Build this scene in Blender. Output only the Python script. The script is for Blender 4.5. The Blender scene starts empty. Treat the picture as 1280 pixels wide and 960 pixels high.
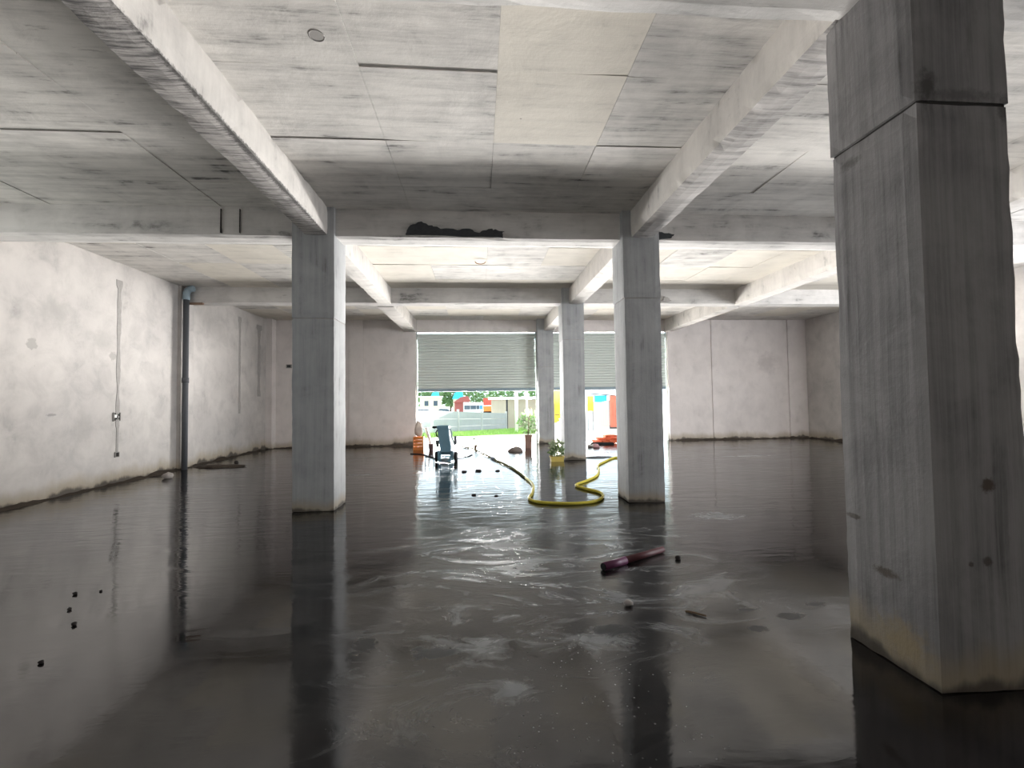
import bpy, bmesh, math, random
from mathutils import Vector, Matrix, noise as mnoise
random.seed(7)
S = bpy.context.scene
COL = S.collection
PI = math.pi

# ------------------------------------------------------------------ camera
EYE = 1.5
FPX = 570.0
def make_camera():
    vx, vy, roll = 599.0 - 640.0, 500.0 - 480.0, 0.013
    Y = Vector((vx, vy, FPX)).normalized()
    n = Vector((vx, vy, FPX)).cross(Vector((1, -roll, 0))).normalized()
    if n.y < 0: n = -n
    Z = -n
    X = Y.cross(Z)
    right = Vector((X.x, Y.x, Z.x)); down = Vector((X.y, Y.y, Z.y)); fwd = Vector((X.z, Y.z, Z.z))
    m = Matrix(((right.x, -down.x, -fwd.x, 0), (right.y, -down.y, -fwd.y, 0), (right.z, -down.z, -fwd.z, EYE), (0, 0, 0, 1)))
    cd = bpy.data.cameras.new('camera'); co = bpy.data.objects.new('camera', cd); COL.objects.link(co)
    cd.sensor_width = 36.0; cd.sensor_fit = 'HORIZONTAL'; cd.lens = FPX / 1280 * 36.0
    cd.clip_start = 0.05; cd.clip_end = 500
    co.matrix_world = m
    S.camera = co
make_camera()

# ------------------------------------------------------------------ sky, sun, daylight, added fill lamps
W = bpy.data.worlds.new('sky'); S.world = W; W.use_nodes = True
bg = W.node_tree.nodes['Background']
bg.inputs[0].default_value = (0.78, 0.93, 1.0, 1); bg.inputs[1].default_value = 2.7
def lamp(name, kind, loc, aim, energy, color=(1, 1, 1), sx=1, sy=1, spread=180):
    l = bpy.data.lights.new(name, kind); l.energy = energy; l.color = color
    o = bpy.data.objects.new(name, l); COL.objects.link(o); o.location = loc
    d = Vector(aim).normalized()
    o.rotation_euler = d.to_track_quat('-Z', 'Y').to_euler()
    if kind == 'AREA':
        l.shape = 'RECTANGLE'; l.size = sx; l.size_y = sy; l.spread = math.radians(spread)
    return o
sun = lamp('sun', 'SUN', (-10, 40, 30), (0.45, -0.62, -1.0), 7.5, (1.0, 0.96, 0.88)); sun.data.angle = math.radians(1.2)
lamp('forecourt_bounce_fill', 'AREA', (2.3, 21.6, 0.08), (0, -0.12, 1.0), 52000, (1.0, 0.975, 0.945), 11, 6.4)  # added lamp on the ground, standing in for daylight bounced off the forecourt
lamp('near_forecourt_bounce_fill', 'AREA', (2.3, 17.3, 0.02), (0, -0.01, 1.0), 1900, (1.0, 0.975, 0.945), 9, 1.8)  # second added lamp, boosts the bounce into the rear bays
lamp('left_opening_daylight', 'AREA', (-7.3, 5.0, 2.5), (1, 0.85, 0.55), 20, (0.90, 0.97, 1.0), 1.8, 1.8)
lamp('right_fill_lamp', 'AREA', (12.4, 6.1, 2.2), (-1, 0.50, 0.0), 900, (0.96, 0.97, 1.0), 4.8, 2.6)  # added fill lamp for the rear bays, outside an invented opening
S.view_settings.view_transform = 'Standard'
S.view_settings.look = 'None'
S.view_settings.gamma = 1.0
S.view_settings.use_curve_mapping = False
S.view_settings.exposure = 0.06

# ------------------------------------------------------------------ helpers
def tag(o, label=None, cat=None, group=None, kind=None):
    if label: o['label'] = label
    if cat: o['category'] = cat
    if group: o['group'] = group
    if kind: o['kind'] = kind
    return o
def link(o, parent=None):
    COL.objects.link(o)
    if parent is not None: o.parent = parent
    return o
def empty(name, loc=(0, 0, 0), rz=0.0, label=None, cat=None, group=None):
    o = bpy.data.objects.new(name, None); o.empty_display_size = 0.1
    o.location = loc; o.rotation_euler = (0, 0, rz)
    link(o); return tag(o, label, cat, group)
def copy_tree(o, parent=None):
    c = o.copy(); COL.objects.link(c); c.parent = parent
    for ch in list(o.children): copy_tree(ch, c)
    return c

class MB:
    def __init__(s): s.v = []; s.f = []; s.sm = []
    def add(s, vs, fs, smooth=False):
        b = len(s.v); s.v += [tuple(x) for x in vs]
        s.f += [tuple(b + i for i in f) for f in fs]; s.sm += [smooth] * len(fs)
        return s
    def box(s, c, size, rot=None, jit=0.0, top=1.0):
        hx, hy, hz = size[0] / 2, size[1] / 2, size[2] / 2
        vs = []
        for z in (-1, 1):
            k = top if z > 0 else 1.0
            for x, y in ((-1, -1), (1, -1), (1, 1), (-1, 1)):
                p = Vector((x * hx * k, y * hy * k, z * hz))
                if jit: p += Vector((random.uniform(-jit, jit), random.uniform(-jit, jit), random.uniform(-jit, jit)))
                if rot is not None: p = rot @ p
                vs.append(p + Vector(c))
        return s.add(vs, [(3, 2, 1, 0), (4, 5, 6, 7), (0, 1, 5, 4), (1, 2, 6, 5), (2, 3, 7, 6), (3, 0, 4, 7)])
    def ext(s, lo, hi, jit=0.0):
        return s.box([(a + b) / 2 for a, b in zip(lo, hi)], [b - a for a, b in zip(lo, hi)], None, jit)
    def cyl(s, a, b, r0, r1=None, n=14, caps=True):
        return s.tube([a, b], [r0, r0 if r1 is None else r1], n, caps)
    def tube(s, pts, r, n=10, caps=True):
        pts = [Vector(p) for p in pts]
        rs = r if isinstance(r, (list, tuple)) else [r] * len(pts)
        vs = []; up = None
        for i, p in enumerate(pts):
            t = (pts[min(i + 1, len(pts) - 1)] - pts[max(i - 1, 0)]).normalized()
            if up is None: up = Vector((0, 0, 1)) if abs(t.z) < 0.9 else Vector((1, 0, 0))
            u = t.cross(up)
            if u.length < 1e-6: u = t.orthogonal()
            u.normalize(); w = u.cross(t).normalized(); up = w
            for k in range(n):
                a = 2 * PI * k / n
                vs.append(p + (u * math.cos(a) + w * math.sin(a)) * rs[i])
        fs = []
        for i in range(len(pts) - 1):
            for k in range(n):
                k2 = (k + 1) % n
                fs.append((i * n + k, i * n + k2, (i + 1) * n + k2, (i + 1) * n + k))
        s.add(vs, fs, True)
        if caps:
            b = len(s.v) - len(vs)
            s.f.append(tuple(b + k for k in reversed(range(n)))); s.sm.append(False)
            s.f.append(tuple(b + (len(pts) - 1) * n + k for k in range(n))); s.sm.append(False)
        return s
    def lathe(s, prof, c=(0, 0, 0), n=20, sx=1, sy=1):
        vs = []
        for (r, z) in prof:
            for k in range(n):
                a = 2 * PI * k / n
                vs.append((c[0] + r * math.cos(a) * sx, c[1] + r * math.sin(a) * sy, c[2] + z))
        fs = [(i * n + k, i * n + (k + 1) % n, (i + 1) * n + (k + 1) % n, (i + 1) * n + k) for i in range(len(prof) - 1) for k in range(n)]
        s.add(vs, fs, True)
        b = len(s.v) - len(vs)
        s.f.append(tuple(b + k for k in reversed(range(n)))); s.sm.append(False)
        s.f.append(tuple(b + (len(prof) - 1) * n + k for k in range(n))); s.sm.append(False)
        return s
    def blob(s, c, r, seed=0, amp=0.25, sub=2, freq=1.6, flat=None):
        bm = bmesh.new(); bmesh.ops.create_icosphere(bm, subdivisions=sub, radius=1)
        vs = []
        for v in bm.verts:
            n = mnoise.noise(v.co * freq + Vector((seed * 3.1, seed * 1.7, seed)))
            p = v.co * (1 + amp * n)
            p = Vector((p.x * r[0], p.y * r[1], p.z * r[2]))
            if flat is not None and p.z < flat: p.z = flat
            vs.append(p + Vector(c))
        fs = [tuple(v.index for v in f.verts) for f in bm.faces]; bm.free()
        return s.add(vs, fs, True)
    def mesh(s, name, mat):
        me = bpy.data.meshes.new(name); me.from_pydata(s.v, [], s.f); me.update()
        me.polygons.foreach_set('use_smooth', s.sm)
        if mat: me.materials.append(mat)
        return me
    def build(s, name, mat, parent=None, loc=None, rz=None, bevel=0.0):
        me = s.mesh(name, mat)
        if bevel:
            bm = bmesh.new(); bm.from_mesh(me)
            bmesh.ops.bevel(bm, geom=list(bm.edges), offset=bevel, segments=2, affect='EDGES', profile=0.6, clamp_overlap=True)
            bm.to_mesh(me); bm.free()
        o = bpy.data.objects.new(name, me); link(o, parent)
        if loc is not None: o.location = loc
        if rz is not None: o.rotation_euler = (0, 0, rz)
        return o

def rough_box(lo, hi, step=0.12, amp=0.006, freq=3.0, edge=0.012, seed=0):
    """cast concrete block: subdivided box with softened, slightly chipped arrises"""
    mb = MB(); lo = Vector(lo); hi = Vector(hi)
    d = hi - lo
    n = [max(1, min(70, int(round(x / step)))) for x in d]
    idx = {}
    vs = []
    def vid(i, j, k):
        key = (i, j, k)
        if key in idx: return idx[key]
        p = Vector((lo.x + d.x * i / n[0], lo.y + d.y * j / n[1], lo.z + d.z * k / n[2]))
        out = Vector((-1 if i == 0 else (1 if i == n[0] else 0), -1 if j == 0 else (1 if j == n[1] else 0), -1 if k == 0 else (1 if k == n[2] else 0)))
        cnt = sum(1 for q in out if q)
        w = mnoise.noise(p * freq + Vector((seed, seed * 2, seed * 3)))
        if cnt == 1: p = p + out * w * amp
        elif cnt > 1:
            e = edge * (0.35 + 0.9 * abs(mnoise.noise(p * 7.0 + Vector((seed, 0, 0)))))
            p = p - out * e + out * w * amp
        idx[key] = len(vs); vs.append(p); return idx[key]
    fs = []
    a, b, c = n
    for i in range(a):
        for j in range(b):
            fs.append((vid(i, j, 0), vid(i, j + 1, 0), vid(i + 1, j + 1, 0), vid(i + 1, j, 0)))
            fs.append((vid(i, j, c), vid(i + 1, j, c), vid(i + 1, j + 1, c), vid(i, j + 1, c)))
    for i in range(a):
        for k in range(c):
            fs.append((vid(i, 0, k), vid(i + 1, 0, k), vid(i + 1, 0, k + 1), vid(i, 0, k + 1)))
            fs.append((vid(i, b, k), vid(i, b, k + 1), vid(i + 1, b, k + 1), vid(i + 1, b, k)))
    for j in range(b):
        for k in range(c):
            fs.append((vid(0, j, k), vid(0, j, k + 1), vid(0, j + 1, k + 1), vid(0, j + 1, k)))
            fs.append((vid(a, j, k), vid(a, j + 1, k), vid(a, j + 1, k + 1), vid(a, j, k + 1)))
    mb.add(vs, fs, False)
    return mb

# ------------------------------------------------------------------ materials
class NT:
    def __init__(s, name):
        s.m = bpy.data.materials.new(name); s.m.use_nodes = True
        s.t = s.m.node_tree; s.b = s.t.nodes['Principled BSDF']
        s.pos = s.t.nodes.new('ShaderNodeNewGeometry').outputs['Position']
    def n(s, k, **kw):
        x = s.t.nodes.new(k)
        for a, v in kw.items(): setattr(x, a, v)
        return x
    def put(s, sock, v):
        if hasattr(v, 'node'): s.t.links.new(v, sock)
        else: sock.default_value = v
    def math(s, op, a, b=0.0, clamp=False):
        x = s.n('ShaderNodeMath', operation=op, use_clamp=clamp); s.put(x.inputs[0], a); s.put(x.inputs[1], b); return x.outputs[0]
    def scaled(s, sc, off=(0, 0, 0)):
        x = s.n('ShaderNodeMapping'); s.put(x.inputs[0], s.pos); x.inputs['Scale'].default_value = sc; x.inputs['Location'].default_value = off
        return x.outputs[0]
    def noise(s, sc=(1, 1, 1), scale=1.0, detail=4, rough=0.55, off=(0, 0, 0), dist=0.0):
        x = s.n('ShaderNodeTexNoise'); s.put(x.inputs['Vector'], s.scaled(sc, off)); x.inputs['Scale'].default_value = scale
        x.inputs['Detail'].default_value = detail; x.inputs['Roughness'].default_value = rough; x.inputs['Distortion'].default_value = dist
        return x.outputs['Fac']
    def ramp(s, f, lo, hi, a=0.0, b=1.0):
        x = s.n('ShaderNodeMapRange'); x.interpolation_type = 'SMOOTHSTEP'
        s.put(x.inputs[0], f); x.inputs[1].default_value = lo; x.inputs[2].default_value = hi; x.inputs[3].default_value = a; x.inputs[4].default_value = b
        return x.outputs[0]
    def mix(s, f, a, b):
        x = s.n('ShaderNodeMix', data_type='RGBA'); s.put(x.inputs[0], f)
        for sock, v in ((x.inputs[6], a), (x.inputs[7], b)):
            if isinstance(v, tuple) and len(v) == 3: v = v + (1,)
            s.put(sock, v)
        return x.outputs[2]
    def sep(s):
        x = s.n('ShaderNodeSeparateXYZ'); s.put(x.inputs[0], s.pos); return x.outputs
    def spot(s, c, r, wob, soft=0.35, amp=0.9):
        """stain with its own place and outline"""
        a = s.n('ShaderNodeVectorMath', operation='SUBTRACT'); s.put(a.inputs[0], s.pos); a.inputs[1].default_value = c
        b = s.n('ShaderNodeVectorMath', operation='DIVIDE'); s.put(b.inputs[0], a.outputs[0]); b.inputs[1].default_value = r
        l = s.n('ShaderNodeVectorMath', operation='LENGTH'); s.put(l.inputs[0], b.outputs[0])
        d = s.math('ADD', l.outputs['Value'], s.math('MULTIPLY', s.math('SUBTRACT', wob, 0.5), amp))
        return s.ramp(d, 1.0, 1.0 - soft)
    def bump(s, h, strength=0.4, dist=0.02, prev=None):
        x = s.n('ShaderNodeBump'); s.put(x.inputs['Height'], h); x.inputs['Strength'].default_value = strength; x.inputs['Distance'].default_value = dist
        if prev is not None: s.put(x.inputs['Normal'], prev)
        return x.outputs[0]
    def fin(s, color=None, rough=None, normal=None, **kw):
        if color is not None: s.put(s.b.inputs['Base Color'], color if not (isinstance(color, tuple) and len(color) == 3) else color + (1,))
        if rough is not None: s.put(s.b.inputs['Roughness'], rough)
        if normal is not None: s.put(s.b.inputs['Normal'], normal)
        for k, v in kw.items(): s.put(s.b.inputs[k.replace('_', ' ')], v)
        return s.m

def plain(name, col, rough=0.6, metal=0.0, var=0.18, scale=6.0, spec=0.2):
    t = NT(name); f = t.noise(scale=scale, detail=3)
    d = tuple(c * (1 - var) for c in col); e = tuple(min(1, c * (1 + var)) for c in col)
    return t.fin(t.mix(f, d, e), rough, t.bump(t.noise(scale=scale * 6), 0.12, 0.004), Metallic=metal, Specular_IOR_Level=spec)

def concrete(name, pale, dark, stretch=(1, 1, 1), streak=(0.6, 14, 14), amount=0.5, mould=0.3, spots=(), dampz=None, seed=0.0, grain=0.35, boards=None):
    t = NT(name); o = (seed, seed * 0.7, seed * 1.3)
    big = t.noise(stretch, 0.55, 3, 0.5, o)
    mid = t.noise(stretch, 2.4, 6, 0.62, o, 0.4)
    st = t.noise(streak, 1.0, 6, 0.7, o)
    fine = t.noise(scale=38, detail=4, rough=0.7)
    f = t.math('ADD', t.math('MULTIPLY', t.ramp(big, 0.3, 0.72), 0.45), t.math('MULTIPLY', t.ramp(mid, 0.34, 0.72), 0.5))
    f = t.math('ADD', f, t.math('MULTIPLY', t.math('SUBTRACT', t.ramp(st, 0.35, 0.7), 0.4), grain))
    f = t.math('MULTIPLY', f, amount, True)
    col = t.mix(f, pale, dark)
    # fine dark pinholes and mould in clusters
    m = t.math('MULTIPLY', t.ramp(mid, 0.50, 0.68), t.ramp(st, 0.52, 0.68))
    col = t.mix(t.math('MULTIPLY', m, mould, True), col, (0.10, 0.095, 0.09))
    vo = t.n('ShaderNodeTexVoronoi'); t.put(vo.inputs['Vector'], t.scaled((1, 1, 1), o)); vo.inputs['Scale'].default_value = 5.5
    scr = t.math('MULTIPLY', t.ramp(t.noise((2.2, 13, 13) if streak[0] < streak[2] else (11, 11, 2.5), 1.0, 7, 0.75, (seed + 9, 2, 4)), 0.56, 0.70), t.ramp(t.noise(scale=0.9, detail=4, off=(seed, 8, 1)), 0.46, 0.66))
    col = t.mix(t.math('MULTIPLY', scr, mould * 0.55, True), col, (0.11, 0.10, 0.10))
    pin = t.math('MULTIPLY', t.ramp(vo.outputs['Distance'], 0.075, 0.03), t.ramp(t.noise(scale=2.1, off=(seed + 3, 1, 2)), 0.56, 0.66))
    col = t.mix(t.math('MULTIPLY', pin, 0.6), col, (0.12, 0.10, 0.085))
    for (c, r, sc, k, soft) in spots:
        col = t.mix(t.math('MULTIPLY', t.spot(c, r, t.noise(scale=2.2 / max(min(r), 0.04) * 0.8, detail=6, rough=0.65, off=o), soft, 1.5), k), col, sc)
    if dampz:
        z = t.math('ADD', t.sep()[2], t.math('MULTIPLY', t.math('SUBTRACT', t.noise((1, 1, 0.35), 2.2, 5, 0.6, o), 0.5), dampz * 1.5))
        col = t.mix(t.math('MULTIPLY', t.ramp(z, dampz, dampz * 0.25), 0.6), col, (0.33, 0.26, 0.155))
        col = t.mix(t.math('MULTIPLY', t.ramp(z, dampz * 0.30, dampz * 0.05), 0.85), col, (0.05, 0.042, 0.036))
    h = t.math('ADD', t.math('MULTIPLY', st, 0.7), t.math('MULTIPLY', fine, 0.35))
    return t.fin(col, 0.86, t.bump(mid, 0.35, 0.02, t.bump(h, 0.35, 0.008)))

PALE = (0.66, 0.635, 0.60); DARK = (0.27, 0.26, 0.25)
M_ceil = concrete('limewashed_ceiling', (0.64, 0.615, 0.58), (0.30, 0.29, 0.28), streak=(0.9, 11, 11), amount=0.78, mould=1.15, seed=1.3, grain=0.62)
M_ceil_warm = concrete('limewashed_ceiling_cream', (0.64, 0.60, 0.53), (0.34, 0.32, 0.29), streak=(0.7, 8, 8), amount=0.42, mould=0.35, seed=7.7, grain=0.4)
EDGE = [((-2.1, 4.4, 3.83), (0.06, 2.2, 0.045), (0.06, 0.055, 0.052), 0.85, 0.5)]
M_beam_long = concrete('limewashed_beam_along', (0.64, 0.61, 0.575), (0.25, 0.24, 0.235), streak=(0.8, 6, 1.3), amount=0.5, mould=0.85, seed=4.1, grain=0.45, spots=EDGE)
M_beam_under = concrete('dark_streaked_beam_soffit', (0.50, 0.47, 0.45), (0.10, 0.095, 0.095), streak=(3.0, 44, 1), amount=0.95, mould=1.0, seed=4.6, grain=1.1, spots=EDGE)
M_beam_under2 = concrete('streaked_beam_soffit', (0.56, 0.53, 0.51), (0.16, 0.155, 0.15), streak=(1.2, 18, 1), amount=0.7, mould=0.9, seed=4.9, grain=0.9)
M_beam_cross = concrete('limewashed_beam_across', (0.60, 0.58, 0.56), (0.26, 0.255, 0.25), streak=(0.9, 10, 6), amount=0.6, mould=0.9, seed=2.2, grain=0.5)
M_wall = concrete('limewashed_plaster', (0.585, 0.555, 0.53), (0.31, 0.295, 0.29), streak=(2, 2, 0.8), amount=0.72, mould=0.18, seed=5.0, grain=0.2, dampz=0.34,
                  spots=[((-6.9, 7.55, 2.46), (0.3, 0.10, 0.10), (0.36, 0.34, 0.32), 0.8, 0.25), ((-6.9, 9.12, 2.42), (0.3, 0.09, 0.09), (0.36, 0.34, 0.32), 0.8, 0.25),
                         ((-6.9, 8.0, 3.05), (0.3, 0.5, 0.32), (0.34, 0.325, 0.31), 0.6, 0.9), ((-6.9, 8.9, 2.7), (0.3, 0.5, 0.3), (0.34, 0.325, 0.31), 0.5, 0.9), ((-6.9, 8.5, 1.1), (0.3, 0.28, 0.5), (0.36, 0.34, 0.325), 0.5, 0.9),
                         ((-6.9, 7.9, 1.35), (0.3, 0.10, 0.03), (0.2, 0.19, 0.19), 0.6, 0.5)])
M_wall_back = concrete('pinkish_limewash_brightened', (0.76, 0.71, 0.69), (0.50, 0.465, 0.45), streak=(3, 3, 0.7), amount=0.6, mould=0.12, seed=6.0, grain=0.2, dampz=0.30,  # lighter copy of the wall plaster, making up for weak light here
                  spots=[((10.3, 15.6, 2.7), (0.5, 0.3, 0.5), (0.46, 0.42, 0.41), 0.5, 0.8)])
M_col = concrete('grey_cast_column', (0.41, 0.42, 0.43), (0.22, 0.23, 0.24), streak=(16, 16, 0.6), amount=0.65, mould=0.5, seed=3.3, grain=0.5, dampz=0.20)
M_col_near = concrete('grey_cast_column_shaded', (0.26, 0.25, 0.25), (0.115, 0.112, 0.116), streak=(22, 22, 0.5), amount=0.85, mould=0.8, seed=8.3, grain=0.6, dampz=0.30,  # base colour darkened to imitate shade on the near column; spots are stains
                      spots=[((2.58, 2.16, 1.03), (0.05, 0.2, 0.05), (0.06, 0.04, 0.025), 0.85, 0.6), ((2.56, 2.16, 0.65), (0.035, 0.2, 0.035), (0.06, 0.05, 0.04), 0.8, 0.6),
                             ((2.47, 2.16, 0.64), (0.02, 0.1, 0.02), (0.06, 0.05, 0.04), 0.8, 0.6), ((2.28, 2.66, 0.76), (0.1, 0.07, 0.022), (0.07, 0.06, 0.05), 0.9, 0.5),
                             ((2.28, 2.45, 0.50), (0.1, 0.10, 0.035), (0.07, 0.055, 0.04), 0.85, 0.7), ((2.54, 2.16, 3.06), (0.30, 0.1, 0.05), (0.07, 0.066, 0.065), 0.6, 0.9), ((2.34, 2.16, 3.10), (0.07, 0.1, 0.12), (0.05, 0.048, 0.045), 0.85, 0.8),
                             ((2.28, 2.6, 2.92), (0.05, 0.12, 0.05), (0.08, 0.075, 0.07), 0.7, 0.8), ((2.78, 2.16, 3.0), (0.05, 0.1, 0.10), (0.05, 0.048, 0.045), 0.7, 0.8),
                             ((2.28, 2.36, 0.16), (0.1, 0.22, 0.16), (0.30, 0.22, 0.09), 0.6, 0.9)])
M_wall_unseen = concrete('unseen_grey_wall', (0.36, 0.35, 0.34), (0.2, 0.2, 0.2), seed=9.0)  # grey finish chosen to cut bounce from the unseen rear wall
M_joint = plain('dark_joint_void', (0.035, 0.033, 0.032), 0.9)
M_patch = plain('dark_cement_patch', (0.05, 0.052, 0.056), 0.95, var=0.35, scale=18)
M_mortar = plain('grey_mortar', (0.34, 0.325, 0.31), 0.9, var=0.2, scale=14)
M_mortar_pale = plain('pale_mortar', (0.50, 0.47, 0.44), 0.9, var=0.15, scale=14)
M_pvc_grey = plain('dark_grey_pvc', (0.10, 0.105, 0.115), 0.5, var=0.1, spec=0.1)
M_pvc_blue = plain('blue_grey_pvc', (0.30, 0.38, 0.43), 0.4, var=0.1)
M_shut = plain('painted_shutter_steel', (0.58, 0.63, 0.60), 0.42, var=0.06, scale=1.5)
M_shut_bar = plain('blue_grey_shutter_bar', (0.24, 0.31, 0.35), 0.4, var=0.08)
M_hose = plain('yellow_hose_rubber', (0.55, 0.47, 0.06), 0.45, var=0.15)
M_hose_backlit = plain('backlit_olive_hose', (0.17, 0.16, 0.08), 0.95, var=0.2, spec=0.0)  # hose yellow darkened to paint the backlit far stretch
M_purple = plain('purple_plastic', (0.10, 0.028, 0.07), 0.4, var=0.2)
M_maroon = plain('maroon_plastic', (0.085, 0.03, 0.035), 0.5, var=0.25)
M_mach = plain('blue_grey_machine_paint', (0.14, 0.25, 0.32), 0.6, var=0.1, spec=0.05)
M_black = plain('black_rubber', (0.022, 0.023, 0.025), 0.8, spec=0.04)
M_steel = plain('dull_steel', (0.16, 0.19, 0.21), 0.6, 0.0, spec=0.1)
M_clod = plain('dark_mud', (0.028, 0.024, 0.022), 0.7, var=0.4, scale=20)
M_stone = plain('pale_rubble', (0.38, 0.35, 0.33), 0.85, var=0.3, scale=14)
M_leaf = plain('mid_green_leaf', (0.12, 0.22, 0.07), 0.5, var=0.45, scale=9)
M_leaf_pale = plain('pale_variegated_leaf', (0.40, 0.46, 0.32), 0.5, var=0.3, scale=9)
M_stem = plain('brown_stem', (0.16, 0.11, 0.07), 0.8)
M_brown = plain('brown_pot', (0.26, 0.155, 0.12), 0.75)
M_yelpot = plain('yellow_trough_plastic', (0.55, 0.43, 0.12), 0.55)
M_brick = plain('red_brick', (0.55, 0.12, 0.055), 0.85, var=0.3, scale=9)
M_orange = plain('orange_plastic', (0.70, 0.24, 0.06), 0.5)
M_sack = plain('pale_woven_sack', (0.72, 0.62, 0.55), 0.85)
M_white = plain('white_paint', (0.80, 0.80, 0.78), 0.5, var=0.05)
M_pink = plain('dull_pink_plastic', (0.42, 0.24, 0.25), 0.5)
M_fence = plain('grey_precast_concrete', (0.30, 0.325, 0.33), 0.9, var=0.12, scale=1.2)
M_fence_post = plain('pale_precast_post', (0.40, 0.42, 0.41), 0.9, var=0.08)
M_plank = plain('beige_boarding', (0.36, 0.33, 0.26), 0.8, var=0.12, scale=1.0)
M_red = plain('red_container_paint', (0.62, 0.10, 0.07), 0.5)
M_rust = plain('rust_red_steel', (0.46, 0.15, 0.10), 0.7, var=0.2, scale=2)
M_darkred = plain('dark_red_sheet', (0.30, 0.10, 0.09), 0.7)
M_cyan = plain('bright_blue_sheet', (0.06, 0.50, 0.75), 0.5)
M_yellow = plain('yellow_paint', (0.80, 0.52, 0.05), 0.5, var=0.1)
M_glass = plain('dark_window_glass', (0.07, 0.10, 0.13), 0.15)
M_blueglass = plain('blue_decal', (0.08, 0.28, 0.55), 0.3)
M_cream = plain('cream_render', (0.62, 0.60, 0.46), 0.8, var=0.06)
M_corr = plain('pale_corrugated_steel', (0.42, 0.355, 0.34), 0.6, var=0.1, scale=1.5)
M_tree = plain('tree_leaf', (0.20, 0.33, 0.15), 0.6, var=0.5, scale=0.8)
M_mound = plain('brownish_grey_mound', (0.20, 0.17, 0.155), 0.9, var=0.2)
M_soil = plain('dark_soil', (0.06, 0.048, 0.038), 0.9, var=0.5, scale=8)

def floor_material():
    t = NT('wet_concrete')
    big = t.noise((1, 1, 1), 0.5, 4, 0.55, (3, 1, 0)); mid = t.noise((1, 1, 1), 2.2, 6, 0.62, (1, 5, 0), 0.6)
    fine = t.noise((1, 1, 1), 24, 4, 0.7)
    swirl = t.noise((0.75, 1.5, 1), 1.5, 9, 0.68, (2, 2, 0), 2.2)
    col = t.mix(t.ramp(mid, 0.3, 0.75), (0.005, 0.0045, 0.0045), (0.030, 0.026, 0.025))
    # pale cement slurry trails, widened and paled to imitate shutter reflection and flare
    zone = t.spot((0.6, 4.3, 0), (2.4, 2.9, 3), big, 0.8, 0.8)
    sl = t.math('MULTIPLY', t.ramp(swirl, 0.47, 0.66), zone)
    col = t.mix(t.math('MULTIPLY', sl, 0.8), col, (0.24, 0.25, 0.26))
    wob = t.noise((1, 1.4, 1), 5.0, 8, 0.65, (0, 0, 0), 1.5)
    pal = None
    for c, r in (((2.95, 5.6, 0), (0.36, 0.24, 1)), ((0.15, 2.39, 0), (0.11, 0.09, 1)), ((0.02, 2.85, 0), (0.17, 0.14, 1)), ((6.75, 11.1, 0), (0.9, 0.12, 1)), ((-3.0, 12.4, 0), (0.5, 0.12, 1)), ((-2.4, 9.6, 0), (0.5, 0.12, 1)), ((0.75, 2.85, 0), (0.2, 0.13, 1))):
        s_ = t.spot(c, (r[0] * 1.35, r[1] * 1.35, r[2]), wob, 1.0, 2.4); pal = s_ if pal is None else t.math('MAXIMUM', pal, s_)
    col = t.mix(t.math('MULTIPLY', pal, 0.5), col, (0.33, 0.35, 0.36))
    drk = None
    for c, r in (((2.11, 3.02, 0), (0.10, 0.07, 1)), ((1.79, 2.88, 0), (0.07, 0.05, 1)), ((1.85, 3.14, 0), (0.08, 0.04, 1)), ((-0.72, 2.91, 0), (0.10, 0.12, 1)), ((-0.3, 2.8, 0), (0.16, 0.10, 1)), ((2.4, 3.17, 0), (0.09, 0.04, 1)), ((0.85, 2.95, 0), (0.2, 0.10, 1)), ((0.25, 4.75, 0), (0.3, 0.14, 1))):
        s_ = t.spot(c, r, wob, 0.5, 2.2); drk = s_ if drk is None else t.math('MAXIMUM', drk, s_)
    col = t.mix(t.math('MULTIPLY', drk, 0.8), col, (0.010, 0.010, 0.011))
    vo = t.n('ShaderNodeTexVoronoi'); t.put(vo.inputs['Vector'], t.pos); vo.inputs['Scale'].default_value = 26
    grain = t.math('MULTIPLY', t.ramp(vo.outputs['Distance'], 0.16, 0.07), t.ramp(t.noise(scale=1.7, off=(5, 5, 5)), 0.48, 0.62))
    grain = t.math('MULTIPLY', grain, t.spot((0.7, 2.5, 0), (1.5, 1.0, 2), big, 0.8, 0.8))
    col = t.mix(t.math('MULTIPLY', grain, 0.7), col, (0.40, 0.40, 0.40))
    # water film: smooth in the puddles, duller where it drains
    dry = t.ramp(t.noise((0.8, 1.3, 1), 0.9, 5, 0.6, (8, 2, 0), 0.5), 0.42, 0.64)
    rough = t.math('ADD', t.math('MULTIPLY', dry, 0.11), 0.025)
    rough = t.math('ADD', rough, t.math('MULTIPLY', t.math('MAXIMUM', pal, sl), 0.32))
    rough = t.math('ADD', rough, t.math('MULTIPLY', drk, 0.4))
    wav = t.noise((0.55, 1.7, 1), 3.2, 4, 0.5, (0, 0, 0), 0.8)
    rip = t.noise((0.35, 1.5, 1), 10, 3, 0.5, (4, 4, 0), 1.0)
    calm = t.ramp(t.noise((1, 1, 1), 0.7, 3, 0.5, (6, 9, 0)), 0.35, 0.65)
    far = t.ramp(t.sep()[1], 3.0, 7.0, 0.12, 1.0)
    nb = t.bump(t.math('MULTIPLY', wav, far), 0.34, 0.02)
    nb = t.bump(t.math('MULTIPLY', rip, t.math('MULTIPLY', calm, far)), 0.22, 0.010, nb)
    nb = t.bump(t.math('MULTIPLY', swirl, zone), 0.25, 0.02, nb)
    nb = t.bump(t.math('MULTIPLY', fine, t.math('ADD', t.math('MULTIPLY', dry, 0.6), sl)), 0.12, 0.004, nb)
    return t.fin(col, rough, nb, IOR=1.58)
M_floor = floor_material()

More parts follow.
